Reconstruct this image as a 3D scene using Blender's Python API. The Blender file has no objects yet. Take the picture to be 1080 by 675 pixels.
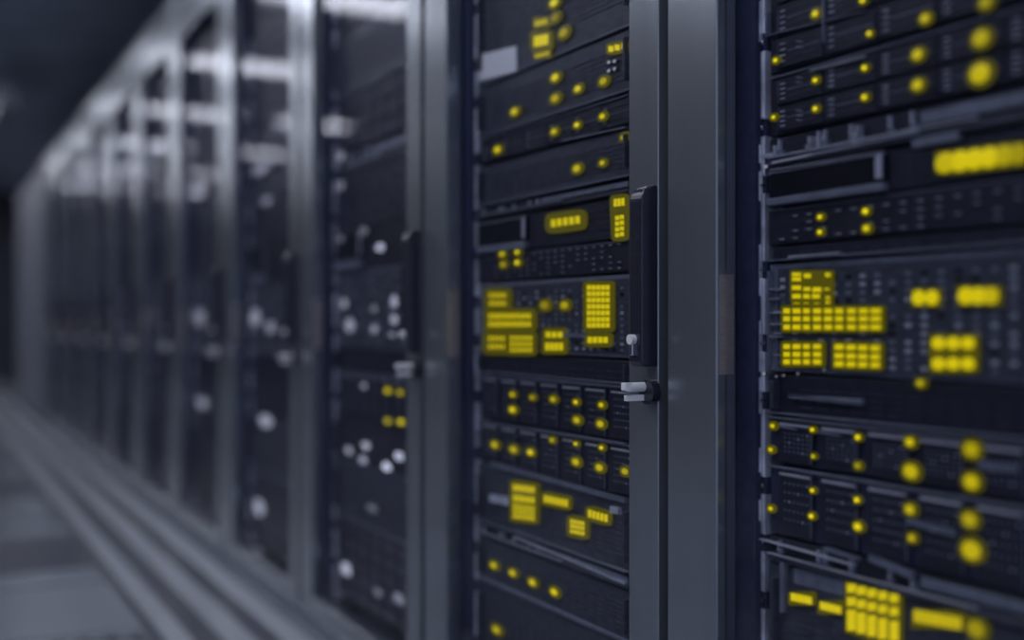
import bpy, bmesh, math, random
from mathutils import Vector, Matrix
random.seed(7)
C = bpy.context.scene
col = C.collection

# ------------------------------------------------------------------ camera numbers (1080 x 675 frame)
FPX = 1153.0
TH = math.atan(630.0 / FPX)           # camera yaw away from the direction of the row
T = math.tan(TH); SEC = 1 / math.cos(TH); F2 = FPX * SEC * SEC
HZ = 341.0; EYE = 0.80
D = 0.89                              # distance from the lens line to the cabinet door faces
DS = 0.938                            # ... to the server fronts
W = 0.80; NEAR0 = 1.202               # cabinet pitch; near side of the second cabinet
def onp(x, y, d=DS):
    """photo pixel -> (Y, z) on the vertical plane X = d"""
    return F2 * d / (x + 90.0) - d * T, EYE + (HZ - y) * d * SEC / (x + 90.0)
def zr(r, d=DS): return EYE + r * d * SEC
def blur(x): return 41 * abs(.665 - (x + 90.0) / 1231.0)

# ------------------------------------------------------------------ materials
def new_mat(name):
    m = bpy.data.materials.new(name); m.use_nodes = True
    return m, m.node_tree.nodes, m.node_tree.links
def paint(name, c, rough=.5, metal=0.0, noise=.0, scale=60, stretch=None, spec=.5, bump=0.0):
    m, n, l = new_mat(name); b = n['Principled BSDF']
    b.inputs['Base Color'].default_value = (*c, 1); b.inputs['Roughness'].default_value = rough
    b.inputs['Metallic'].default_value = metal; b.inputs['Specular IOR Level'].default_value = spec
    tc = n.new('ShaderNodeTexCoord'); mp = n.new('ShaderNodeMapping'); ns = n.new('ShaderNodeTexNoise')
    mp.inputs['Scale'].default_value = stretch or (1, 1, 1)
    ns.inputs['Scale'].default_value = scale; ns.inputs['Detail'].default_value = 4
    l.new(tc.outputs['Object'], mp.inputs[0]); l.new(mp.outputs[0], ns.inputs['Vector'])
    cr = n.new('ShaderNodeValToRGB')
    cr.color_ramp.elements[0].position = .3; cr.color_ramp.elements[1].position = .7
    cr.color_ramp.elements[0].color = (*[v * (1 - noise) for v in c], 1)
    cr.color_ramp.elements[1].color = (*[v * (1 + noise) for v in c], 1)
    l.new(ns.outputs['Fac'], cr.inputs[0]); l.new(cr.outputs[0], b.inputs['Base Color'])
    if bump:
        bp = n.new('ShaderNodeBump'); bp.inputs['Strength'].default_value = bump; bp.inputs['Distance'].default_value = .001
        l.new(ns.outputs['Fac'], bp.inputs['Height']); l.new(bp.outputs[0], b.inputs['Normal'])
    return m
def glow(name, c, s):
    m, n, l = new_mat(name); b = n['Principled BSDF']
    b.inputs['Base Color'].default_value = (*[min(1, v * .3) for v in c], 1)
    b.inputs['Emission Color'].default_value = (*c, 1); b.inputs['Emission Strength'].default_value = s
    b.inputs['Roughness'].default_value = .4
    return m
M = {}
M['frame'] = paint('frame_paint', (.37, .405, .455), .25, .78, .05, 30, (1, 1, .05))
M['shell'] = paint('shell_paint', (.07, .075, .10), .5, .2, .1)
M['inner'] = paint('inner_black', (.036, .041, .085), .6, 0, .2, spec=.2)
M['plinth'] = paint('plinth_paint', (.30, .33, .40), .4, .3, .08)
M['handle'] = paint('handle_black', (.024, .026, .042), .26, 0, .1, spec=.7)
M['chrome'] = paint('brushed_chrome', (.75, .77, .85), .22, 1, .1, 200)
M['chrome2'] = paint('satin_steel', (.75, .77, .85), .4, .35, .15, 80, (1, .1, 1))
M['rail'] = paint('rail_zinc', (.80, .82, .9), .38, .5, .4, 25)
M['dark'] = paint('server_dark', (.019, .0215, .037), .42, 0, .35, 40, (1, 1, 4), spec=.4)
M['mid'] = paint('server_grey', (.06, .067, .09), .4, .1, .35, 40, (1, 1, 4), spec=.4)
M['lite'] = paint('server_panel', (.20, .22, .28), .4, .2, .2, 50)
M['silver'] = paint('server_silver', (.62, .64, .72), .35, .5, .15, 50)
M['white'] = paint('white_plastic', (.93, .93, .95), .3, 0, .03)
M['strike'] = paint('brushed_strike', (.34, .31, .33), .45, .3, .2, 60, (1, 1, 12))
M['port'] = paint('port_black', (.008, .009, .016), .4, 0, .2, spec=.2)
M['ceiling'] = paint('ceiling_tile', (.30, .335, .42), .8, 0, .15, 3)
M['wall'] = paint('wall_paint', (.05, .056, .075), .7, 0, .1, 4)
M['column'] = paint('pale_cabinet', (.17, .185, .23), .5, .1, .1, 5)
M['lamp'] = glow('lamp_diffuser', (.86, .88, .97), 11.0)
M['lamp_body'] = paint('lamp_body', (.4, .42, .48), .5, 0, .05)
M['halo'] = glow('halo_glow', (.075, .066, .0004), 1.0)  # self-lit yellow stands in for light the lamps spill around them
_q = {}
def yellow(s):
    k = round(math.log(max(s, .05)) / .25)
    if ('y', k) not in _q: _q['y', k] = glow('yellow_light', (.53, .43, .001), math.exp(k * .25))
    return _q['y', k]
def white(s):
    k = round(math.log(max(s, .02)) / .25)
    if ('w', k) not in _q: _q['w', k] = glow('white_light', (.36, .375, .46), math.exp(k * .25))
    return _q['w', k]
# glass of the doors: clear with a steady sheen
m, n, l = new_mat('door_glass'); n.remove(n['Principled BSDF'])
tr = n.new('ShaderNodeBsdfTransparent'); tr.inputs[0].default_value = (.93, .94, .97, 1)
gl = n.new('ShaderNodeBsdfGlossy'); gl.inputs['Roughness'].default_value = .03
mx = n.new('ShaderNodeMixShader'); lw = n.new('ShaderNodeFresnel'); lw.inputs[0].default_value = 1.3
mth = n.new('ShaderNodeMath'); mth.operation = 'MULTIPLY_ADD'; mth.inputs[1].default_value = .065; mth.inputs[2].default_value = .013
mth.use_clamp = True
l.new(lw.outputs[0], mth.inputs[0]); l.new(mth.outputs[0], mx.inputs[0])
l.new(tr.outputs[0], mx.inputs[1]); l.new(gl.outputs[0], mx.inputs[2])
l.new(mx.outputs[0], n['Material Output'].inputs[0]); M['glass'] = m
# floor: raised-floor tiles, satin
m, n, l = new_mat('floor_tile'); b = n['Principled BSDF']
tc = n.new('ShaderNodeTexCoord'); br = n.new('ShaderNodeTexBrick'); br.offset = 0; br.inputs['Scale'].default_value = 1
br.inputs['Brick Width'].default_value = .6; br.inputs['Row Height'].default_value = .6
br.inputs['Mortar Size'].default_value = .006
br.inputs['Color1'].default_value = (.27, .295, .35, 1); br.inputs['Color2'].default_value = (.31, .34, .40, 1)
br.inputs['Mortar'].default_value = (.05, .055, .07, 1)
l.new(tc.outputs['Object'], br.inputs['Vector']); l.new(br.outputs['Color'], b.inputs['Base Color'])
b.inputs['Roughness'].default_value = .17; M['floor'] = m
# perforated floor tile
m, n, l = new_mat('perforated_tile'); b = n['Principled BSDF']
tc = n.new('ShaderNodeTexCoord'); vo = n.new('ShaderNodeTexVoronoi'); vo.inputs['Scale'].default_value = 16; vo.inputs['Randomness'].default_value = 0
cr = n.new('ShaderNodeValToRGB'); cr.color_ramp.elements[0].position = .28; cr.color_ramp.elements[1].position = .32
cr.color_ramp.elements[0].color = (.01, .01, .015, 1); cr.color_ramp.elements[1].color = (.22, .24, .29, 1)
l.new(tc.outputs['Object'], vo.inputs['Vector']); l.new(vo.outputs['Distance'], cr.inputs[0]); l.new(cr.outputs[0], b.inputs['Base Color'])
b.inputs['Roughness'].default_value = .3; M['perf'] = m
M['strip'] = paint('floor_strip', (.50, .53, .60), .3, .2, .05)
M['dark_band'] = paint('dark_floor_band', (.10, .11, .14), .3, 0, .1)

# ------------------------------------------------------------------ mesh helpers
class MB:
    def __init__(s): s.v = []; s.f = []; s.mi = []; s.mats = []
    def _m(s, m):
        if m not in s.mats: s.mats.append(m)
        return s.mats.index(m)
    def box(s, x0, x1, y0, y1, z0, z1, m):
        """box with softly chamfered aisle-facing rim"""
        x0, x1 = sorted((x0, x1)); y0, y1 = sorted((y0, y1)); z0, z1 = sorted((z0, z1))
        c = min(.0015, (x1 - x0) * .3, (y1 - y0) * .2, (z1 - z0) * .2)
        i = len(s.v); k = s._m(m)
        s.v += [(x1, y0, z0), (x1, y1, z0), (x1, y1, z1), (x1, y0, z1),
                (x0 + c, y0, z0), (x0 + c, y1, z0), (x0 + c, y1, z1), (x0 + c, y0, z1),
                (x0, y0 + c, z0 + c), (x0, y1 - c, z0 + c), (x0, y1 - c, z1 - c), (x0, y0 + c, z1 - c)]
        q = [(0, 1, 2, 3)]
        for a in (0, 4):
            for j in range(4):
                e = (j + 1) % 4; q.append((a + j, a + 4 + j, a + 4 + e, a + e))
        q.append((8, 11, 10, 9))
        s.f += [tuple(i + t for t in r) for r in q]; s.mi += [k] * len(q)
        return s
    def quadbar(s, pts, x0, x1, m):
        """prism: four (Y, z) corners at x0, carried back to x1"""
        i = len(s.v); k = s._m(m)
        s.v += [(x0, a, b) for a, b in pts] + [(x1, a, b) for a, b in pts]
        nn = len(pts)
        q = [tuple(range(nn))[::-1], tuple(range(nn, 2 * nn))] + [(j, (j + 1) % nn, nn + (j + 1) % nn, nn + j) for j in range(nn)]
        s.f += [tuple(i + t for t in r) for r in q]; s.mi += [k] * len(q)
        return s
    def disc(s, x0, x1, cy, cz, r, m, dome=True, n=14, rz=None):
        """button lying against a server front: axis along X"""
        rz = rz or r
        rings = [(x1, 1.0), (x0 + (x1 - x0) * .45, 1.0)] + ([(x0 + (x1 - x0) * .12, .75)] if dome else [(x0, 1.0)])
        i = len(s.v); k = s._m(m)
        for xx, q in rings:
            s.v += [(xx, cy + r * q * math.cos(2 * math.pi * j / n), cz + rz * q * math.sin(2 * math.pi * j / n)) for j in range(n)]
        for a in range(len(rings) - 1):
            for j in range(n):
                s.f.append((i + a * n + j, i + a * n + (j + 1) % n, i + (a + 1) * n + (j + 1) % n, i + (a + 1) * n + j)); s.mi.append(k)
        s.v.append((x0, cy, cz)); t = len(s.v) - 1; a = len(rings) - 1
        for j in range(n):
            s.f.append((i + a * n + j, i + a * n + (j + 1) % n, t)); s.mi.append(k)
        return s
    def tube(s, p, q, r, m, n=14):
        p = Vector(p); q = Vector(q); d = (q - p).normalized()
        a = d.orthogonal().normalized(); b2 = d.cross(a); i = len(s.v); k = s._m(m)
        for o in (p, q):
            s.v += [tuple(o + r * (a * math.cos(2 * math.pi * j / n) + b2 * math.sin(2 * math.pi * j / n))) for j in range(n)]
        for j in range(n):
            s.f.append((i + j, i + (j + 1) % n, i + n + (j + 1) % n, i + n + j)); s.mi.append(k)
        s.f.append(tuple(range(i, i + n))[::-1]); s.f.append(tuple(range(i + n, i + 2 * n))); s.mi += [k, k]
        return s
    def build(s, name, parent=None, off=(0, 0, 0)):
        me = bpy.data.meshes.new(name)
        o0 = Vector(off)
        me.from_pydata([tuple(Vector(v) - o0) for v in s.v], [], s.f)
        for mm in s.mats: me.materials.append(mm)
        me.polygons.foreach_set('material_index', s.mi); me.update()
        bm = bmesh.new(); bm.from_mesh(me); bmesh.ops.recalc_face_normals(bm, faces=bm.faces); bm.to_mesh(me); bm.free()
        o = bpy.data.objects.new(name, me); col.objects.link(o)
        if parent is not None: o.parent = parent
        else: o.location = o0
        return o
def empty(name, loc, label, cat, group=None):
    o = bpy.data.objects.new(name, None); col.objects.link(o); o.location = loc
    o['label'] = label; o['category'] = cat
    if group: o['group'] = group
    return o
def struct(name, mb):
    o = mb.build(name); o['kind'] = 'structure'; return o
ORD = ['zeroth', 'first', 'second', 'third', 'fourth', 'fifth', 'sixth', 'seventh', 'eighth', 'ninth', 'tenth', 'eleventh', 'twelfth', 'thirteenth', 'fourteenth']

# ------------------------------------------------------------------ room
CZ = 2.65
struct('floor', MB().box(-3.2, 2.2, -1.5, 17, -.05, 0, M['floor']))
struct('ceiling', MB().box(-3.2, 2.2, -1.5, 17, CZ, CZ + .05, M['ceiling']))
struct('wall_back', MB().box(-3.2, 2.2, 17, 17.1, 0, CZ, M['wall']))
struct('wall_left', MB().box(-3.3, -3.2, -1.5, 17, 0, CZ, M['wall']))
struct('wall_right', MB().box(2.2, 2.3, -1.5, 17, 0, CZ, M['wall']))
# pale guide strips let into the floor along the row
struct('trim_1', MB().box(.685, .755, -1.4, 13.5, 0, .004, M['strip']))
struct('trim_2', MB().box(.555, .615, -1.4, 13.5, 0, .004, M['strip']))
struct('trim_3', MB().box(.815, .875, -1.4, 13.5, 0, .004, M['strip']))
struct('trim_4', MB().box(.757, .813, -1.4, 13.5, 0, .003, M['dark_band']))
struct('trim_5', MB().box(.617, .683, -1.4, 13.5, 0, .003, M['dark_band']))
struct('trim_6', MB().box(.525, .553, -1.4, 13.5, 0, .003, M['dark_band']))
struct('trim_7', MB().box(-1.2, .52, 3.82, 4.42, 0, .003, M['dark_band']))  # darker bands laid across the aisle floor
struct('trim_8', MB().box(-1.2, .52, 5.55, 6.15, 0, .003, M['dark_band']))
struct('trim_9', MB().box(-1.2, .52, 2.35, 2.95, 0, .003, M['perf']))
def ceil_lamp(x, y, wx, wy, label, grp):
    o = empty('ceiling_light', (x, y, CZ), label, 'ceiling light', grp)
    f = MB()
    f.box(-wx / 2 - .02, -wx / 2, -wy / 2 - .02, wy / 2 + .02, -.03, 0, M['lamp_body']).box(wx / 2, wx / 2 + .02, -wy / 2 - .02, wy / 2 + .02, -.03, 0, M['lamp_body'])
    f.box(-wx / 2, wx / 2, -wy / 2 - .02, -wy / 2, -.03, 0, M['lamp_body']).box(-wx / 2, wx / 2, wy / 2, wy / 2 + .02, -.03, 0, M['lamp_body'])
    f.build('lamp_frame', o)
    MB().box(-wx / 2, wx / 2, -wy / 2, wy / 2, -.02, 0, M['lamp']).build('diffuser', o)
for y in (.15, 2.05, 3.95, 5.87, 7.72, 9.66, 11.6, 13.5, 15.4):
    ceil_lamp(-.30, y, .86, .38, 'white crosswise ceiling light over the aisle, mirrored in the cabinet doors', 'ceiling lights above the aisle')
for y in (.15, 2.05, 3.95, 9.66, 11.6, 13.5, 15.4):  # near three are added out of view to brighten the nearest frames
    ceil_lamp(-1.40, y, .66, .34, 'white ceiling light of the far row, mirrored low in the glass or added as fill', 'ceiling lights beyond the aisle')
e = empty('added_pale_box', (.56, 8.9, CZ), 'pale blurred box added under the ceiling for soft bright spots, left edge', 'pale_box')  # added pale box stands in for soft bright spots of unknown source
MB().box(.50, .62, 8.2, 9.6, 2.28, 2.42, M['column']).build('pale_box_body', e, (.56, 8.9, CZ))
for y in (8.4, 9.4): MB().box(.555, .565, y, y + .01, 2.42, CZ, M['lamp_body']).build('hanger', e, (.56, 8.9, CZ))

# ------------------------------------------------------------------ cabinets
def make_cabinet(near, label, key):
    far = near + W; dn, df = near + .011, far - .010
    o = empty('server_cabinet', (D, near + W / 2, 0), label, 'cabinet', None)
    off = (D, near + W / 2, 0)
    sh = M['shell']; fr = M['frame']; top = 2.10
    MB().box(D + .035, D + .95, near + .001, near + .012, .07, top - .02, sh).build('side_panel', o, off)
    MB().box(D + .035, D + .95, far - .012, far - .001, .07, top - .02, sh).build('side_panel', o, off)
    MB().box(D + .035, D + .95, near + .001, far - .001, top - .02, top, fr).build('top_panel', o, off)
    MB().box(D + .94, D + .95, near + .012, far - .012, .07, top - .02, M['inner']).build('back_panel', o, off)
    MB().box(D + .02, D + .93, near + .004, far - .004, 0, .04, M['plinth']).box(D + .04, D + .93, near + .012, far - .012, .04, .07, M['inner']).build('plinth', o, off)
    # black inner posts that fill the sides of the bay, zinc rails beside the servers
    a = far - .146; b = far - .146 - .521
    p = MB().box(D + .036, D + .09, a + .003, far - .012, .07, top - .02, M['inner'])
    p.build('inner_post', o, off)
    MB().box(D + .036, D + .09, near + .012, b - .002, .07, top - .02, M['inner']).build('inner_post', o, off)
    for y0 in (a - .006, b - .001):
        r = MB(); z = .1
        while z < 2.05:
            h = random.choice((.05, .07, .085)); r.box(DS - .004, DS + .03, y0 + .001, y0 + .008, z, min(z + h, 2.06), M['rail'])
            r.box(DS - .001, DS + .03, y0 + .001, y0 + .008, z + h, min(z + h + .022, 2.07), M['inner'])
            r.disc(DS - .006, DS, y0 + .0045, z + h + .011, .003, M['chrome'], n=8)
            z += h + .022
        r.build('mounting_rail', o, off)
    # door
    d = MB(); x0, x1 = D, D + .030
    d.box(x0, x1, dn, dn + .070, .05, 2.085, fr)
    d.box(x0, x1, df - .103, df, .05, 2.085, fr)
    d.box(x0, x1, dn + .070, df - .103, 1.885, 2.085, fr)
    d.box(x0, x1, dn + .070, df - .103, .05, .10, fr)
    door = d.build('door', o, off)
    MB().box(D + .012, D + .016, dn + .070, df - .103, .10, 1.885, M['glass']).build('glass_pane', door, off)
    MB().box(D + .004, D + .027, df - .1038, df - .103, .735, .862, M['strike']).build('strike_plate', door, off)
    # swing handle: tall black bar, rounded over at the top, on the near stile
    hy0, hy1 = near + .0116, near + .0407
    prof = [(D, .741), (D - .024, .741), (D - .028, .748)]
    for j in range(9):
        t = j / 8 * math.pi / 2
        prof.append((D - .028 * math.cos(t) ** .8 if j < 8 else D, .965 + .024 * math.sin(t)))
    h = MB(); k = h._m(M['handle']); k2 = h._m(M['handle'])
    nn = len(prof); h.v = [(x, hy0, z) for x, z in prof] + [(x, hy1, z) for x, z in prof]
    h.f = [tuple(range(nn)), tuple(range(nn, 2 * nn))[::-1]] + [(j, (j + 1) % nn, nn + (j + 1) % nn, nn + j) for j in range(nn)]
    h.mi = [k] * len(h.f)
    hd = h.build('handle', door, off)
    bv = hd.modifiers.new('bevel', 'BEVEL'); bv.width = .003; bv.segments = 2
    # chrome cylinder in the handle and the lock barrel with its key below
    ym = (hy0 + hy1) / 2
    MB().tube((D - .036, ym + .002, .778), (D - .026, ym + .002, .778), 0.007, M['white']).box(D - .033, D - .026, ym - .001, ym + .006, .756, .772, M['chrome']).build('lock_cylinder', door, off)
    lk = MB().tube((D - .012, ym - .004, .706), (D, ym - .004, .706), .017, M['handle'], 20).build('lock', door, off)
    lk['label'] = 'round black lock'
    ky = MB().tube((D - .038, ym + .002, .713), (D - .010, ym + .002, .713), .0065, M['white'])
    ky.box(D - .046, D - .036, ym - .004, ym + .008, .708, .719, M['white']).box(D - .042, D - .010, ym + .001, ym + .007, .694, .702, M['white'])
    ky.build('latch_pin', door, off)
    return o
cab_looks = ['nearest server cabinet at the right edge, its door stile lit beside the yellow grid',
             'server cabinet in the middle with the sharp black handle and yellow lights',
             'server cabinet behind the middle one, four small blurred yellow lights inside']
NC = 11
for k in range(-1, NC - 1):
    n_ = k + 2
    lab = cab_looks[n_ - 1] if n_ <= 3 else 'blurred grey server cabinet with dark door glass, %s in the row from the right' % ORD[n_]
    make_cabinet(NEAR0 + k * W, lab, k)
# pale plain cabinet closing the row
y0 = NEAR0 + (NC - 1) * W
e = empty('storage_cabinet', (D, y0 + 1.2, 0), 'tall pale plain cabinet at the far left end of the row', 'cabinet')
off = (D, y0 + 1.2, 0)
MB().box(D + .02, D + .9, y0 + .1, y0 + 2.6, .03, 2.08, M['column']).build('body', e, off)
MB().box(D, D + .018, y0 + .11, y0 + 1.34, .05, 2.06, M['column']).build('door', e, off)
MB().box(D, D + .018, y0 + 1.36, y0 + 2.59, .05, 2.06, M['column']).build('door', e, off)
MB().box(D + .03, D + .88, y0 + .12, y0 + 2.58, 0, .03, M['inner']).build('plinth', e, off)

# ------------------------------------------------------------------ servers
class Server: pass
RACKS = {}
def yspan(k):
    far = NEAR0 + (k + 1) * W
    return far - .155 - .512, far - .155            # near, far edge of the server fronts
def make_server(k, z1, z0, style, label, name='rack_server', cat='server', group=None):
    ya, yb = yspan(k); g = .0012; z0 += g; z1 -= g
    s = Server(); s.z0, s.z1, s.k = z0, z1, k; h = z1 - z0
    s.off = (DS, (ya + yb) / 2, z0); s.cells = 0
    o = s.o = empty(name, s.off, label, cat, group)
    body = {'lite': 'dark', 'silver': 'inner', 'tray': 'inner'}.get(style, 'dark')
    ch = MB().box(DS + .010, DS + .62, ya + .008, yb - .008, z0, z1, M['inner']).build('chassis', o, s.off)
    def P(name, mb): return mb.build(name, o, s.off)
    w = yb - ya
    if style == 'bays':          # two or more rows of drive carriers
        rows = max(1, round(h / .042)); n = 6
        f = MB().box(DS + .003, DS + .010, ya, yb, z0, z1, M['dark']).box(DS, DS + .003, ya, yb, z1 - .002, z1, M['lite'])
        P('faceplate', f)
        for r in range(rows):
            for c in range(n):
                a = ya + .012 + (w - .024) * c / n; b = a + (w - .024) / n - .004
                u = z0 + .003 + (h - .006) * r / rows; v = u + (h - .006) / rows - .003
                bay = MB().box(DS - .001, DS + .003, a, b, u, v, M['dark'])
                bay.box(DS - .003, DS - .001, b - .005, b - .002, u + .003, v - .003, M['mid'])
                for q in range(3):
                    zz = u + (v - u) * (q + 1) / 4; bay.box(DS - .002, DS - .001, a + .004, b - .018, zz, zz + .0014, M['lite' if q == 1 else 'mid'])
                for q in range(4):
                    zz = u + (v - u) * (q + 1) / 5.2; bay.box(DS - .0025, DS - .001, b - .015, b - .007, zz, zz + .0016, M['silver'])
                P('drive_bay', bay)
    elif style == 'blade':       # upright modules side by side with vented tops
        P('faceplate', MB().box(DS + .003, DS + .010, ya, yb, z0, z1, M['inner']).box(DS - .001, DS + .003, ya, yb, z1 - .003, z1, M['lite']))
        n = 7
        for c in range(n):
            a = ya + .006 + (w - .012) * c / n; b = a + (w - .012) / n - .014
            md = MB().box(DS - .002, DS + .003, a, b, z0 + .003, z1 - .005, M['dark'])
            md.box(DS - .004, DS - .002, a + .003, b - .003, z1 - .010, z1 - .007, M['silver'])
            md.box(DS - .0035, DS - .002, a, a + .001, z0 + .005, z1 - .007, M['lite'])
            for q in range(5):
                zz = z1 - .018 - q * (h - .03) / 5
                for t in range(6):
                    yy = a + .006 + t * (b - a - .012) / 6; md.box(DS - .003, DS - .002, yy, yy + .003, zz - .002, zz, M['silver'] if (q * 5 + t) % 7 == 0 else M['lite'])
            P('blade_module', md)
    elif style == 'lite':        # broad pale panel with a field of unlit ports
        fr_ = MB().box(DS + .002, DS + .010, ya, yb, z0, z1, M['lite'])
        P('faceplate', fr_)
        P('port_field', MB().box(DS, DS + .002, ya + .012, yb - .016, z0 + .005, z1 - .006, M['mid']))
        pp = MB(); R = max(3, int(h / .0105))
        for r in range(R):
            for c in range(22):
                yy = yb - .030 - c * .0215; zz = z0 + .009 + r * (h - .022) / R
                if random.random() < .85: pp.box(DS - .0012, DS, yy, yy + .008, zz, zz + .0045, M['silver' if random.random() < .35 else 'lite'] if random.random() < .85 else M['port'])
        for r in range(4): pp.box(DS - .0015, DS, yb - .024, yb - .010, z0 + .02 + r * h / 5, z0 + .0215 + r * h / 5, M['silver'])
        P('port_grid', pp)
    elif style == 'silver':      # silver pull bar with brackets
        P('faceplate', MB().box(DS + .002, DS + .010, ya, yb, z0, z1, M['dark']))
        P('pull_bar', MB().box(DS - .006, DS + .002, ya + .01, yb - .004, z0, z0 + h * .28, M['mid']).box(DS - .009, DS - .005, ya + .2, yb - .006, z0 + h * .28, z0 + h * .34, M['silver']))
        for c in (.04, .17, .19, .27, .38, .44):
            yy = yb - w * c; P('bracket', MB().box(DS - .004, DS + .002, yy - .0022, yy, z0 + h * .38, z1 - .003, M['silver']).box(DS - .006, DS + .002, yy - .008, yy, z0 + h * .38, z0 + h * .55, M['lite']))
        P('label_strip', MB().box(DS - .001, DS + .002, ya + .02, yb - w * .46, z0 + h * .45, z0 + h * .85, M['lite']))
    elif style == 'drawer':      # flat dark drawer front with a pale sill and an upright latch
        P('faceplate', MB().box(DS, DS + .010, ya, yb, z0, z1, M['dark']))
        P('drawer_front', MB().box(DS - .006, DS, yb - w * .375, yb - .008, z0 + h * .22, z1 - .004, M['port']).box(DS - .0075, DS - .006, yb - w * .375, yb - .008, z1 - .006, z1 - .0045, M['silver']))
        P('sill', MB().box(DS - .010, DS, yb - w * .375, yb - .006, z0 + .001, z0 + h * .22, M['lite']))
        P('latch', MB().box(DS - .009, DS - .006, yb - w * .37, yb - w * .352, z0 + h * .32, z0 + h * .88, M['silver']))
        P('vent_grille', slots(ya + .02, yb - w * .42, z0 + .006, z1 - .006, 5, 20))
    elif style == 'switch':      # rows of little sockets
        P('faceplate', MB().box(DS, DS + .010, ya, yb, z0, z1, M['dark']).box(DS - .001, DS, ya, yb, z1 - .0015, z1, M['lite']))
        pp = MB()
        for r in range(max(2, int(h / .009))):
            for c in range(20):
                if random.random() < .3: continue
                yy = yb - .03 - c * .0235; zz = z0 + .005 + r * .009
                pp.box(DS - .002, DS, yy, yy + .013, zz, zz + .003, M['mid'])
                pp.box(DS - .003, DS - .002, yy, yy + .007, zz, zz + .0014, M['silver'])
        P('socket_row', pp)
    else:                        # 'flat': plain front, ears, vents, a steel lip
        P('faceplate', MB().box(DS, DS + .010, ya, yb, z0, z1, M['dark' if style != 'grey' else 'mid']).box(DS - .003, DS, ya, yb, z0, z0 + .0025, M['lite']))
        P('vent_grille', slots(ya + .03, yb - .05, z0 + h * .2, z1 - h * .2, max(2, int(h / .012)), 16))
        for yy in (ya + .012, yb - .020):
            P('grip', MB().box(DS - .012, DS, yy, yy + .006, z0 + h * .15, z1 - h * .15, M['mid']))
    RACKS.setdefault(k, []).append(s)
    return s
def slots(ya, yb, z0, z1, rows, cols):
    mb = MB()
    for r in range(rows):
        for c in range(cols):
            y = ya + (yb - ya) * c / cols; z = z0 + (z1 - z0) * r / rows
            mb.box(DS - .0015, DS, y, y + (yb - ya) / cols * .75, z, z + .0014, M['mid'])
    return mb
def owner(k, z):
    for s in RACKS[k]:
        if s.z0 - .003 <= z <= s.z1 + .003: return s
    return min(RACKS[k], key=lambda s: min(abs(z - s.z0), abs(z - s.z1)))
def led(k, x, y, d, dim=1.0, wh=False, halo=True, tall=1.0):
    """small round lamp, or a glow standing in for a reflection: d = how wide it looks in the photo, in pixels"""
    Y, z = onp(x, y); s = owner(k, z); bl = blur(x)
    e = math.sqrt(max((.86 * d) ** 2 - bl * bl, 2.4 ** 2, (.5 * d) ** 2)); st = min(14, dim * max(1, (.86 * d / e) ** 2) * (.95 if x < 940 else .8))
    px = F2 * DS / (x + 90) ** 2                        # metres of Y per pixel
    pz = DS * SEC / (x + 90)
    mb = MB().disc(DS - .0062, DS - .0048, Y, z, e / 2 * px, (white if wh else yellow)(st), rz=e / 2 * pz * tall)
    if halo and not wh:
        q = max(e / 2 + 2.4, .5 * e + .14 * d + 2.1) if k < 1 else e / 2 + .8; mb.disc(DS - .0050, DS - .0015, Y, z, q * px, M['halo'], dome=False, rz=q * pz)  # glowing ring painted in for the spill round the lamp
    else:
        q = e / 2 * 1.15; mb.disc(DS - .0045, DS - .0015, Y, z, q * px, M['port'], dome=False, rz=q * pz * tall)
    o = mb.build('status_light_or_glint', s.o, s.off)
    if wh: o['label'] = 'white status light or painted glint'
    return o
def cells(k, lst, name='indicator_halo', dim=1.15, round_=False, pad=4.0, wh=False):
    """block of lit keys: each (x, y, w, h) in the photo; a dim glowing plate for their spilled light behind all of them, every key a piece of its own"""
    xs = [c[0] - c[2] / 2 for c in lst]; xe = [c[0] + c[2] / 2 for c in lst]
    xm = (min(xs) + max(xe)) / 2
    Yc, zc = onp(xm, sum(c[1] for c in lst) / len(lst)); s = owner(k, zc)
    pts = []
    for c in lst:
        for sx in (-1, 1):
            for sy in (-1, 1):
                for t in range(5):
                    an = t / 4 * math.pi / 2
                    pts.append((c[0] + sx * (c[2] / 2 + pad * 1.15 * math.cos(an)), c[1] + sy * (c[3] / 2 + pad * 1.15 * math.sin(an))))
    # halo plate follows the hull of the keys
    P_ = sorted(set(onp(*p) for p in pts))
    def half(ps):
        r = []
        for p in ps:
            while len(r) > 1 and (r[-1][0] - r[-2][0]) * (p[1] - r[-2][1]) - (r[-1][1] - r[-2][1]) * (p[0] - r[-2][0]) <= 0: r.pop()
            r.append(p)
        return r
    hull = half(P_)[:-1] + half(P_[::-1])[:-1]
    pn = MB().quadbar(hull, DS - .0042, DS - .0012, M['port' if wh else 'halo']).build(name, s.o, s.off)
    for c in lst:
        x, y, w_, h_ = c[:4]
        Ya, za = onp(x - w_ / 2, y + h_ / 2); Yb, zb = onp(x + w_ / 2, y - h_ / 2)
        bl = blur(x); e = 1.0
        mat = (white if wh else yellow)(dim * (c[4] if len(c) > 4 else 1.0))
        if round_:
            m_ = MB().disc(DS - .0055, DS - .0042, (Ya + Yb) / 2, onp(x, y)[1], abs(Ya - Yb) / 2, mat, rz=h_ / 2 * DS * SEC / (x + 90))
        else:
            sl = c[5] if len(c) > 5 else 0            # slant in pixels across the key
            q = [onp(x - w_ / 2, y - h_ / 2 - sl), onp(x + w_ / 2, y - h_ / 2 + sl), onp(x + w_ / 2, y + h_ / 2 + sl), onp(x - w_ / 2, y + h_ / 2 - sl)]
            m_ = MB().quadbar(q, DS - .0048, DS - .0042, mat)
        m_.build('indicator_light', pn, s.off)
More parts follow.
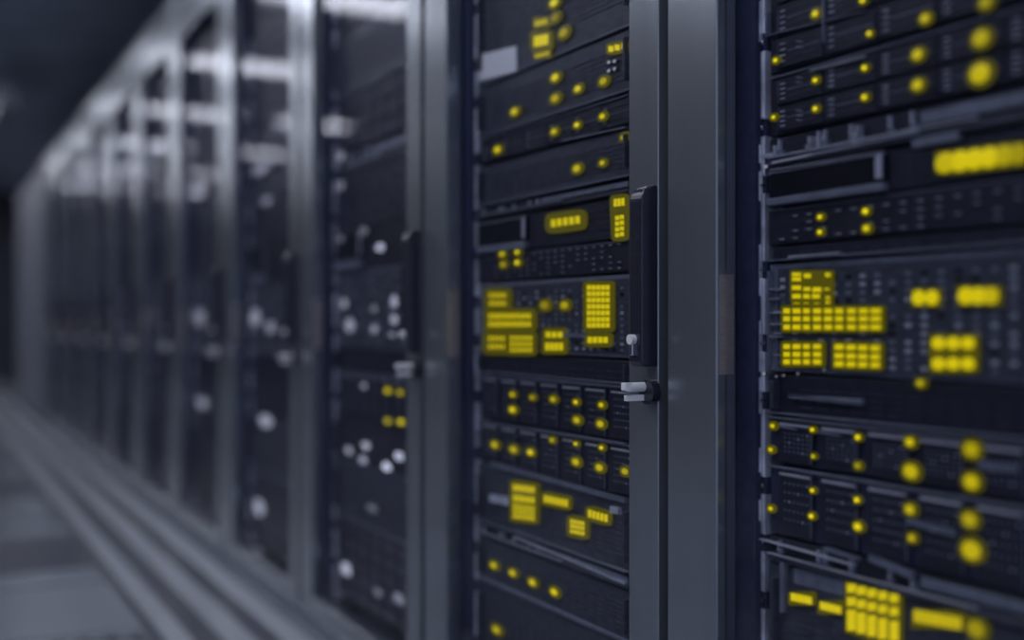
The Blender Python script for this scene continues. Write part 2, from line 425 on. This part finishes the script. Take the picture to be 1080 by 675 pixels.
def bar(k, x0, y0, x1, y1, t, mat='silver', name='trim_bar', dep=.006):
    """slim bar between two photo points, t pixels thick"""
    Y, z = onp((x0 + x1) / 2, (y0 + y1) / 2); s = owner(k, z)
    q = [onp(x0, y0 - t / 2), onp(x1, y1 - t / 2), onp(x1, y1 + t / 2), onp(x0, y0 + t / 2)]
    return MB().quadbar(q, DS - dep, DS + .001, M[mat] if isinstance(mat, str) else mat).build(name, s.o, s.off)

NR, NM = 'in the nearest cabinet', 'in the middle cabinet'
for r1, r0, st, lab, nm, cat in [
    (.62, .45, 'flat', 'plain dark server %s, above the uppermost drive bays' % NR, 'rack_server', 'server'),
    (.449, .290, 'bays', 'dark disk array at the top %s, few yellow lights' % NR, 'disk_array', 'disk array'),
    (.288, .217, 'bays', 'dark disk array %s with nine yellow lights in two rows' % NR, 'disk_array', 'disk array'),
    (.216, .181, 'silver', 'slim unit with bright silver pull bar %s' % NR, 'cable_tray', 'cable tray'),
    (.180, .134, 'drawer', 'black drawer unit with grey sill under the silver bar, nearest cabinet', 'drawer_unit', 'drawer'),
    (.133, .090, 'switch', 'dark network switch %s with four small yellow lights in pairs' % NR, 'network_switch', 'switch'),
    (.089, .071, 'flat', 'thin black panel with a short silver strip above the large yellow grid', 'blanking_panel', 'panel'),
    (.070, -.057, 'lite', 'broad panel of lit yellow squares %s, the largest yellow grid' % NR, 'indicator_console', 'server'),
    (-.058, -.106, 'flat', 'black server with a slanting silver strip below the largest yellow grid', 'rack_server', 'server'),
    (-.107, -.163, 'blade', 'upper of two blade servers %s, below the silver strip' % NR, 'blade_server', 'server'),
    (-.164, -.246, 'blade', 'lower of two blade servers %s, yellow lights at each module' % NR, 'blade_server', 'server'),
    (-.247, -.276, 'silver', 'silver edged tray below the blade servers %s' % NR, 'cable_tray', 'cable tray'),
    (-.277, -.385, 'grey', 'grey server at the bottom %s with long yellow bars' % NR, 'rack_server', 'server'),
    (-.386, -.5, 'flat', 'lowest dark server %s, mostly below the frame' % NR, 'rack_server', 'server')]:
    make_server(-1, zr(r1), zr(r0), st, lab, nm, cat)
for r1, r0, st, lab, nm, cat in [
    (.80, .61, 'flat', 'uppermost dark server %s, cut by the top edge' % NM, 'rack_server', 'server'),
    (.608, .415, 'grey', 'server with a blurred yellow cluster at the top %s' % NM, 'rack_server', 'server'),
    (.413, .325, 'grey', 'grey server %s with scattered yellow dots below the white plate' % NM, 'rack_server', 'server'),
    (.323, .277, 'bays', 'thin server with five yellow dots rising to the right, middle cabinet', 'rack_server', 'server'),
    (.275, .205, 'grey', 'dark server with two yellow dots above the ledge %s' % NM, 'rack_server', 'server'),
    (.203, .182, 'silver', 'grey ledge with brackets level with the top of the black handle', 'cable_tray', 'cable tray'),
    (.180, .120, 'drawer', 'drawer unit with a yellow readout %s, beside the black handle' % NM, 'drawer_unit', 'drawer'),
    (.118, .072, 'switch', 'network switch %s with a square of four yellow dots' % NM, 'network_switch', 'switch'),
    (.070, -.050, 'lite', 'panel with yellow display grids beside the black handle %s' % NM, 'indicator_console', 'server'),
    (-.052, -.087, 'flat', 'plain black server below the display grids %s' % NM, 'rack_server', 'server'),
    (-.089, -.168, 'blade', 'upper blade server %s, eight yellow dots, beside the lock' % NM, 'blade_server', 'server'),
    (-.170, -.245, 'blade', 'lower blade server %s, nine yellow dots' % NM, 'blade_server', 'server'),
    (-.247, -.350, 'grey', 'server with four small yellow readouts %s, above the steel mesh' % NM, 'rack_server', 'server'),
    (-.352, -.372, 'silver', 'bright steel mesh ledge near the bottom %s' % NM, 'cable_tray', 'cable tray'),
    (-.374, -.447, 'grey', 'grey server with four yellow dots falling to the right %s' % NM, 'rack_server', 'server'),
    (-.449, -.60, 'grey', 'lowest grey server with one yellow dot %s' % NM, 'rack_server', 'server')]:
    make_server(0, zr(r1), zr(r0), st, lab, nm, cat)
styles = ['bays', 'flat', 'lite', 'blade', 'switch', 'drawer', 'grey', 'silver']
words_ = {'bays': ('disk_array', 'disk array', 'blurred dark disk array'), 'flat': ('rack_server', 'server', 'blurred plain dark server'),
          'lite': ('indicator_console', 'server', 'blurred grey panel server'), 'blade': ('blade_server', 'server', 'blurred blade server'),
          'switch': ('network_switch', 'switch', 'blurred dark network switch'), 'drawer': ('drawer_unit', 'drawer', 'blurred black drawer unit'),
          'grey': ('rack_server', 'server', 'blurred dark grey server'), 'silver': ('cable_tray', 'cable tray', 'blurred silver edged tray')}
plan = {1: [(1.88, 'grey'), (1.70, 'bays'), (1.52, 'grey'), (1.36, 'bays'), (1.22, 'silver'), (1.17, 'switch'), (1.03, 'drawer'), (.93, 'lite'), (.74, 'flat'), (.68, 'blade'), (.57, 'flat'), (.46, 'grey'), (.32, 'bays'), (.12, None)],
        2: [(1.88, 'flat'), (1.66, 'bays'), (1.40, 'grey'), (1.20, 'switch'), (1.05, 'drawer'), (.92, 'lite'), (.72, 'blade'), (.52, 'grey'), (.34, 'bays'), (.12, None)]}
for k in range(3, NC - 1):
    plan[k] = [(1.88, 'flat'), (1.55, 'bays'), (1.25, 'grey'), (.95, 'lite'), (.70, 'blade'), (.45, 'flat'), (.12, None)] if k < 6 else [(1.88, 'flat'), (1.3, 'bays'), (.9, 'grey'), (.5, 'flat'), (.12, None)]
for k, pl in plan.items():
    for i in range(len(pl) - 1):
        nm, cat, look = words_[pl[i][1]]
        make_server(k, pl[i][0], pl[i + 1][0], pl[i][1], '%s, %s from the top in the %s cabinet from the right' % (look, ORD[i + 1], ORD[k + 2]), nm, cat)

# ------------------------------------------------------------------ lights of the nearest cabinet
for x, y, d, q in [(863, 15, 9, 1), (913, 1, 8, .9), (821, 64, 6, 1), (920, 36, 7, .9), (979, 20, 14, .6), (1043, 3, 18, .45),
                (863, 85, 7, 1), (915, 72, 8, .9), (971, 58, 15, .8), (1038, 41, 22, .75), (819, 124, 5.5, 1), (863, 115, 7, 1), (915, 103, 9, .8), (971, 90, 15, .75), (1037, 78, 26, .95),
                (868, 229, 7, 1), (868, 245, 7, 1), (916, 223, 9, .9), (917, 241, 10, .75),
                (974, 404, 12, .5), (818, 449, 6, 1), (860, 453, 6, 1), (908, 461, 8, .9), (963, 466, 13, .75), (1028, 474, 21, .7),
                (816, 474, 6, 1), (861, 481, 5, .8), (908, 491, 9, .3), (964, 497, 19, .95), (1028, 508, 21, .85),
                (860, 517, 6, 1), (907, 527, 8, 1), (963, 537, 14, .8), (1026, 548, 20, .65), (816, 536, 6, 1), (859, 544, 7, 1), (908, 555, 11, 1), (965, 567, 12, .55), (1028, 580, 25, .95),
                (1033, 663, 23, .6)]:
    led(-1, x, y, d, q)
cells(-1, [(1000 + 15.5 * i, 172 - 1.9 * i, 21, 22, (.95, 1, 1, 1, .7, .5)[i]) for i in range(6)], round_=True, pad=1)
cx = [832.6, 843, 853.5, 864.7, 876.4, 888, 901, 913.7, 926.6]; cw = [6.5, 8, 6.5, 8, 8, 8, 8.5, 9, 10.5]
cells(-1, [(843, 289.5, 9, 3.4), (843, 294.5, 9, 4), (854.5, 291, 7, 4.5), (843, 303.5, 9, 4.6), (854, 305, 7, 4), (864.5, 305.5, 9, 5), (875, 305, 5, 2),
           (876, 290, 5, 4), (843, 312.5, 8.5, 4.6), (853.5, 312.5, 6.5, 4.6), (863.5, 312.5, 8, 4.6), (876, 314, 4, 3), (876, 319, 4, 3), (843, 320, 6, 1), (853, 320, 5, 1), (864, 320, 5, 1)], pad=2.5)
cells(-1, [(x, y, w_, 5.2) for j, y in enumerate((328, 336.3, 345)) for i, (x, w_) in enumerate(zip(cx, cw))], pad=3)
cells(-1, [(cx[i], y, cw[i], 5) for y in (365.5, 373.7, 381.5) for i in range(4)], pad=3)
cells(-1, [((888, 900.5, 913, 926)[i], y + i * .4, 9.2, 5.6) for y in (366, 375.2, 383.6) for i in range(4)], pad=3)
cells(-1, [(972, 314, 14, 16), (986, 314, 14, 16)], round_=True, pad=2)
cells(-1, [(1022, 312, 17, 18), (1035, 312, 17, 18), (1048, 312, 17, 18, .85)], round_=True, pad=2)
cells(-1, [(x, y, 14.5, 13.5) for y in (362, 383.5) for x in (993, 1008.5, 1024)], round_=True, pad=3)
cells(-1, [(848, 631, 22, 8, 1.1, 2.2)], pad=3); cells(-1, [(879, 640.5, 22, 8, 1.1, 2.6)], pad=3)
cells(-1, [((901, 911.5, 922.5, 934, 946)[i], y + i * 2.6, 9, 9) for y in (620, 634) for i in range(5)] + [((901, 911.5, 922.5, 934, 946)[i], 653.5 + i * 3, 9, 22) for i in range(5)], pad=3)
cells(-1, [(992, 653, 50, 13, .9, 4.5)], pad=3)
# silver strips
bar(-1, 835, 271, 888, 267, 2.2, name='silver_strip')
bar(-1, 835, 417.5, 912, 425, 4, 'lite', name='silver_strip'); bar(-1, 835, 416.5, 912, 422, 1.2, name='silver_strip')
bar(-1, 804, 568, 905, 596, 1.4, 'chrome2', name='steel_edge'); bar(-1, 872, 578, 908, 590, 4, 'lite'); bar(-1, 920, 588, 966, 607, 7, 'lite'); bar(-1, 960, 549, 1010, 562, 6, 'lite')
for y0_, y1_ in ((153, 172), (181, 212), (527, 549), (2, 45), (258, 312), (338, 392), (398, 436), (472, 498)):
    bar(-1, 801.3, (y0_ + y1_) / 2, 804.6, (y0_ + y1_) / 2, y1_ - y0_, 'white' if 100 < y1_ < 240 or y0_ > 500 else 'rail', name='rail_clip', dep=.005)
for x, y, d_ in ((811, 176, 5.5), (801, 497, 6), (809, 394, 4.5), (802, 339, 2), (873, 390, 3), (845, 394, 3), (830, 396, 3), (822, 397, 2.5)):
    led(-1, x, y, d_, .45 if d_ > 4 else .3, wh=True)  # pale rail disc and specks drawn as small glows
bar(-1, 820, 172.3, 862, 163.5, 1.8, 'chrome2', name='steel_edge', dep=.010); bar(-1, 862, 163.5, 975, 140, 1.4, 'silver', name='steel_edge', dep=.010)
bar(-1, 818, 180, 936, 161, 1.1, 'silver', name='steel_edge', dep=.010); bar(-1, 858, 75, 915, 60, 1.3, 'silver', name='steel_edge'); bar(-1, 811, 38, 915, 12, .9, 'lite', name='steel_edge')
bar(-1, 811, 24, 812.5, 24, 22, 'lite', name='steel_edge'); bar(-1, 871, 22, 872, 22, 46, 'lite', name='steel_edge')
for x, y, h_ in ((909, 139, 13), (906, 143, 7), (859, 151, 13), (868, 150, 12), (822, 160, 12)): bar(-1, x - 1.1, y, x + 1.1, y, h_, 'silver', name='bracket', dep=.009)
bar(-1, 808, 165, 822, 163, 3.5, 'silver', name='bracket', dep=.009); bar(-1, 855, 155.5, 860, 155, 4, 'silver', name='bracket', dep=.009); bar(-1, 904, 150, 909, 149, 4, 'chrome2', name='bracket', dep=.009)
for i in range(9):
    for y_ in (117, 122, 127, 82, 87, 50, 44): bar(-1, 843.5 + (i % 3) * 1.6, y_ + (i // 3) * 1.6, 844.3 + (i % 3) * 1.6, y_ + (i // 3) * 1.6, .9, 'silver', name='engraving') if i < 3 else None
for i in range(14): bar(-1, 826 + i * 1.2, 450 + i * .2, 826.7 + i * 1.2, 450 + i * .2, .9, 'silver', name='perforation')
for i in range(20): bar(-1, 866 + i * 1.15, 455.5 + i * .2, 866.6 + i * 1.15, 455.5 + i * .2, .9, 'silver', name='perforation')
for y_ in (305, 315, 330, 342, 355): bar(-1, 815, y_, 827, y_, 1, 'silver', name='tick_mark')
bar(-1, 813, 336, 814, 336, 100, 'lite', name='edge_strip')
bar(-1, 826, 618, 831, 618, 54, 'lite', name='edge_strip')
bar(-1, 838, 607, 895, 622, 16, 'lite', name='edge_strip', dep=.001)
bar(-1, 966, 152, 1015, 143, 9, 'lite', name='glow_plate'); bar(-1, 1035, 490, 1078, 495, 8, 'lite')  # first bar: pale plate standing in for a soft glow

# ------------------------------------------------------------------ lights of the middle cabinet
for x, y, d, q in [(587, 3, 11, .9), (588, 19, 10, .3), (597, 35, 11, .45), (588, 82, 10, .85), (588, 104, 10, .6), (612, 94, 8.5, 1), (639, 86, 9, .7), (545, 118, 10, .75),
                (527, 158, 10, .6), (587, 139, 8, .7), (611, 132, 7, .9), (638, 123, 7, 1), (661, 145, 7.5, 1), (611, 178, 9.5, .75), (638, 172, 6.5, .75),
                (532, 268, 8, .55), (548, 266, 7, .8), (533, 279, 8, .4), (548, 277, 8, .8), (577, 322, 11, .4), (598, 322, 10, .6),
                (543, 416, 7, .6), (564, 419, 7, .4), (586, 421, 8, .6), (610, 424, 6.5, .9), (637, 427, 6.5, 1), (543, 432, 9.5, .7), (611, 443, 8.5, .75), (636, 447, 8.5, .8),
                (524, 469, 10, .55), (544, 474, 10, .5), (562, 477, 9, .9), (585, 464, 7, .4), (610, 468, 5.5, .8), (637, 472, 5.5, .9), (610, 487, 9, .8), (635, 493, 9, .8), (662, 497, 8, .8),
                (523, 596, 10, .5), (543, 604, 9.5, .55), (564, 614, 9.5, .75), (587, 624, 9.5, .85), (526, 664, 11, .5)]:
    led(0, x, y, d, q)
cells(0, [(573, 43, 15, 11, 1.1, -1.5)], pad=4.5); cells(0, [(573, 24, 13, 6, .6, -1.5)], pad=3); cells(0, [(574, 58, 15, 4, .75, -2)], pad=2)
cells(0, [(647, 52, 5, 6), (653.5, 50.5, 5, 6), (660.5, 49, 5, 6)], pad=3)
cells(0, [(586 + 6.4 * i, 235.5 - .9 * i, 4.4, 8) for i in range(5)], pad=6)
cells(0, [(651.5, 214, 3, 8), (655.5, 213.5, 3, 8), (659.5, 213, 3, 8)] + [(653.5 + 5 * (i % 2), 230 + 6 * (i // 2) - (i % 2), 4, 4.3) for i in range(8)], pad=4)
cells(0, [(520 + 4.6 * i, y, 3.6, 4.5) for y in (311.5, 320) for i in range(4)], pad=5, dim=.9)
cells(0, [(519.5 + 4.55 * i, y, 3.0, 5.4) for y in (333.3, 341.8) for i in range(10)], pad=5, dim=1.4)
cells(0, [(519 + 4.6 * i, y, 3.0, 4.2) for y in (357, 365.5) for i in range(4)], pad=6, dim=1.3)
cells(0, [(542 + 4.9 * i, y, 3.2, 3.9) for y in (356.5, 362.8, 369) for i in range(5)], pad=4, dim=1.4)
cells(0, [(623.6 + 4.95 * i, y, 4.0, 5.0, 1.2) for y in (303.3, 309.8, 316.5, 323.3, 330, 336.8, 343) for i in range(5)], pad=4)
cells(0, [(624.5 + 5.6 * i, 358.5, 4.2, 6.4) for i in range(4)], pad=4)
cells(0, [(580.5 + 6.3 * i, 353, 4.6, 6) for i in range(3)] + [(579.5 + 4.9 * i, 365.5, 3.7, 8) for i in range(4)], pad=4)
cells(0, [(545 + 3.9 * i, y + i * .5, 2.6, h_, 1.2) for y, h_ in ((514, 7), (525, 7), (533.5, 3.8), (538.5, 3.8), (544, 4.5)) for i in range(6)], pad=4)
cells(0, [(578 + 4.3 * i, 526 + .9 * i, 3.1, 7.5) for i in range(6)], pad=3.5)
cells(0, [(605.5 + 3.9 * i, y + .8 * i, 2.9, 4) for y in (549.5, 554.5, 560) for i in range(4)], pad=4)
cells(0, [(624.5 + 4.3 * i, 541.5 + 1.2 * i, 3.1, 8) for i in range(5)], pad=3.5)
bar(0, 507, 72, 546, 62, 27, 'white', name='white_plate', dep=.004)
bar(0, 565, 400, 661, 408, 1.6, 'lite', name='steel_edge'); bar(0, 560, 452, 661, 468, 2, 'lite', name='steel_edge'); bar(0, 505, 456, 560, 452 + 9, 1.6, 'mid', name='steel_edge')
bar(0, 545, 566, 662, 615, 2.2, 'silver', name='steel_edge'); bar(0, 545, 560, 662, 603, 1.4, 'lite', name='steel_edge')
bar(0, 508, 609, 662, 676, 3, 'lite', name='steel_edge'); bar(0, 520, 489, 662, 528, 5, 'lite', name='steel_edge'); bar(0, 595, 148.5, 662, 134.5, 1.5, 'lite', name='steel_edge')
for x, y, w_, h_ in ((524, 526, 10, 8), (535, 528, 8, 9), (651, 538, 9, 7)): bar(0, x - w_ / 2, y - 1, x + w_ / 2, y + 1, h_, 'chrome2', name='white_socket')
bar(0, 597, 353, 621, 355, 4, 'lite', name='white_socket')
for x, y in ((645, 66), (651, 65), (645, 75), (651, 73)): led(0, x, y, 5, .45, wh=True)

# ------------------------------------------------------------------ lights and painted glints of the blurred cabinets
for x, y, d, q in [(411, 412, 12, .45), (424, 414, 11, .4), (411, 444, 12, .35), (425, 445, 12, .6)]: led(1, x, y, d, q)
for x, y, d, q, tl in [(403, 261, 16, .6, .9), (385, 244, 18, .15, .9), (361, 252, 18, .15, .9), (361, 165, 16, .22, 1.3), (361, 196, 16, .15, 1.3),  # last pair: glow standing in for the pale blurred rail
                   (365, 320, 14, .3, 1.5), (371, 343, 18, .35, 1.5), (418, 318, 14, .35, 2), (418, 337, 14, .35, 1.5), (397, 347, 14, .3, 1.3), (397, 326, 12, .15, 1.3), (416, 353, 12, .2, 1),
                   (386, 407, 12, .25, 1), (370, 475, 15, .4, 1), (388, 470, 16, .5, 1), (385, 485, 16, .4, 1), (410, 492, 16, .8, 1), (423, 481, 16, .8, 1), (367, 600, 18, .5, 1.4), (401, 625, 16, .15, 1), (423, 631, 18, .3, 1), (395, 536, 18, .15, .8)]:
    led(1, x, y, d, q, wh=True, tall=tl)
for x, y, d, q, tl in [(277, 178, 28, .4, .6), (283, 212, 22, .2, .8), (271, 335, 20, .3, 1.8), (287, 345, 20, .2, 1.3), (282, 444, 23, .5, 1), (275, 535, 20, .4, 1.8), (274, 588, 20, .25, 1.8)]:  # topmost glow stands in for a ceiling lamp mirrored in the glass
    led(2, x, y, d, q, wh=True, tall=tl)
for x, y, d, q, tl in [(211, 201, 26, .25, 1), (212, 335, 20, .2, 1.8), (215, 425, 22, .25, 1)]:  # first one is painted glow for a mirrored ceiling lamp
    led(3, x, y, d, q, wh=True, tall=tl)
for x, y, d, q, tl in [(166, 157, 24, .4, 1), (160, 180, 22, .35, 1), (159, 333, 20, .15, 2)]:  # upper two painted in as reflections of ceiling lamps
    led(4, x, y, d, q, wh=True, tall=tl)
for k, x, y in [(5, 133, 152), (5, 133, 180), (6, 112, 158), (6, 112, 184), (7, 92, 190), (7, 92, 176)]:  # all added glows for ceiling lamps mirrored in the far doors
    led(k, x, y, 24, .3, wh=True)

# ------------------------------------------------------------------ world, camera
w = bpy.data.worlds.new('world'); C.world = w; w.use_nodes = True
w.node_tree.nodes['Background'].inputs[0].default_value = (.5, .58, .9, 1); w.node_tree.nodes['Background'].inputs[1].default_value = .5
cam = bpy.data.cameras.new('camera'); co = bpy.data.objects.new('camera', cam); col.objects.link(co); C.camera = co
cam.sensor_width = 36; cam.lens = 36 * FPX / 1080; cam.shift_y = (HZ - 337.5) / 1080
co.location = (0, 0, EYE); co.rotation_euler = (math.pi / 2, 0, -TH)
cam.clip_start = .02
cam.dof.use_dof = True; cam.dof.focus_distance = 1 / .665; cam.dof.aperture_fstop = cam.lens / (41 / FPX * 1000)
cam.dof.aperture_blades = 0
C.view_settings.view_transform = 'Standard'; C.view_settings.look = 'None'; C.view_settings.gamma = 1; C.view_settings.use_curve_mapping = False
C.view_settings.exposure = 0
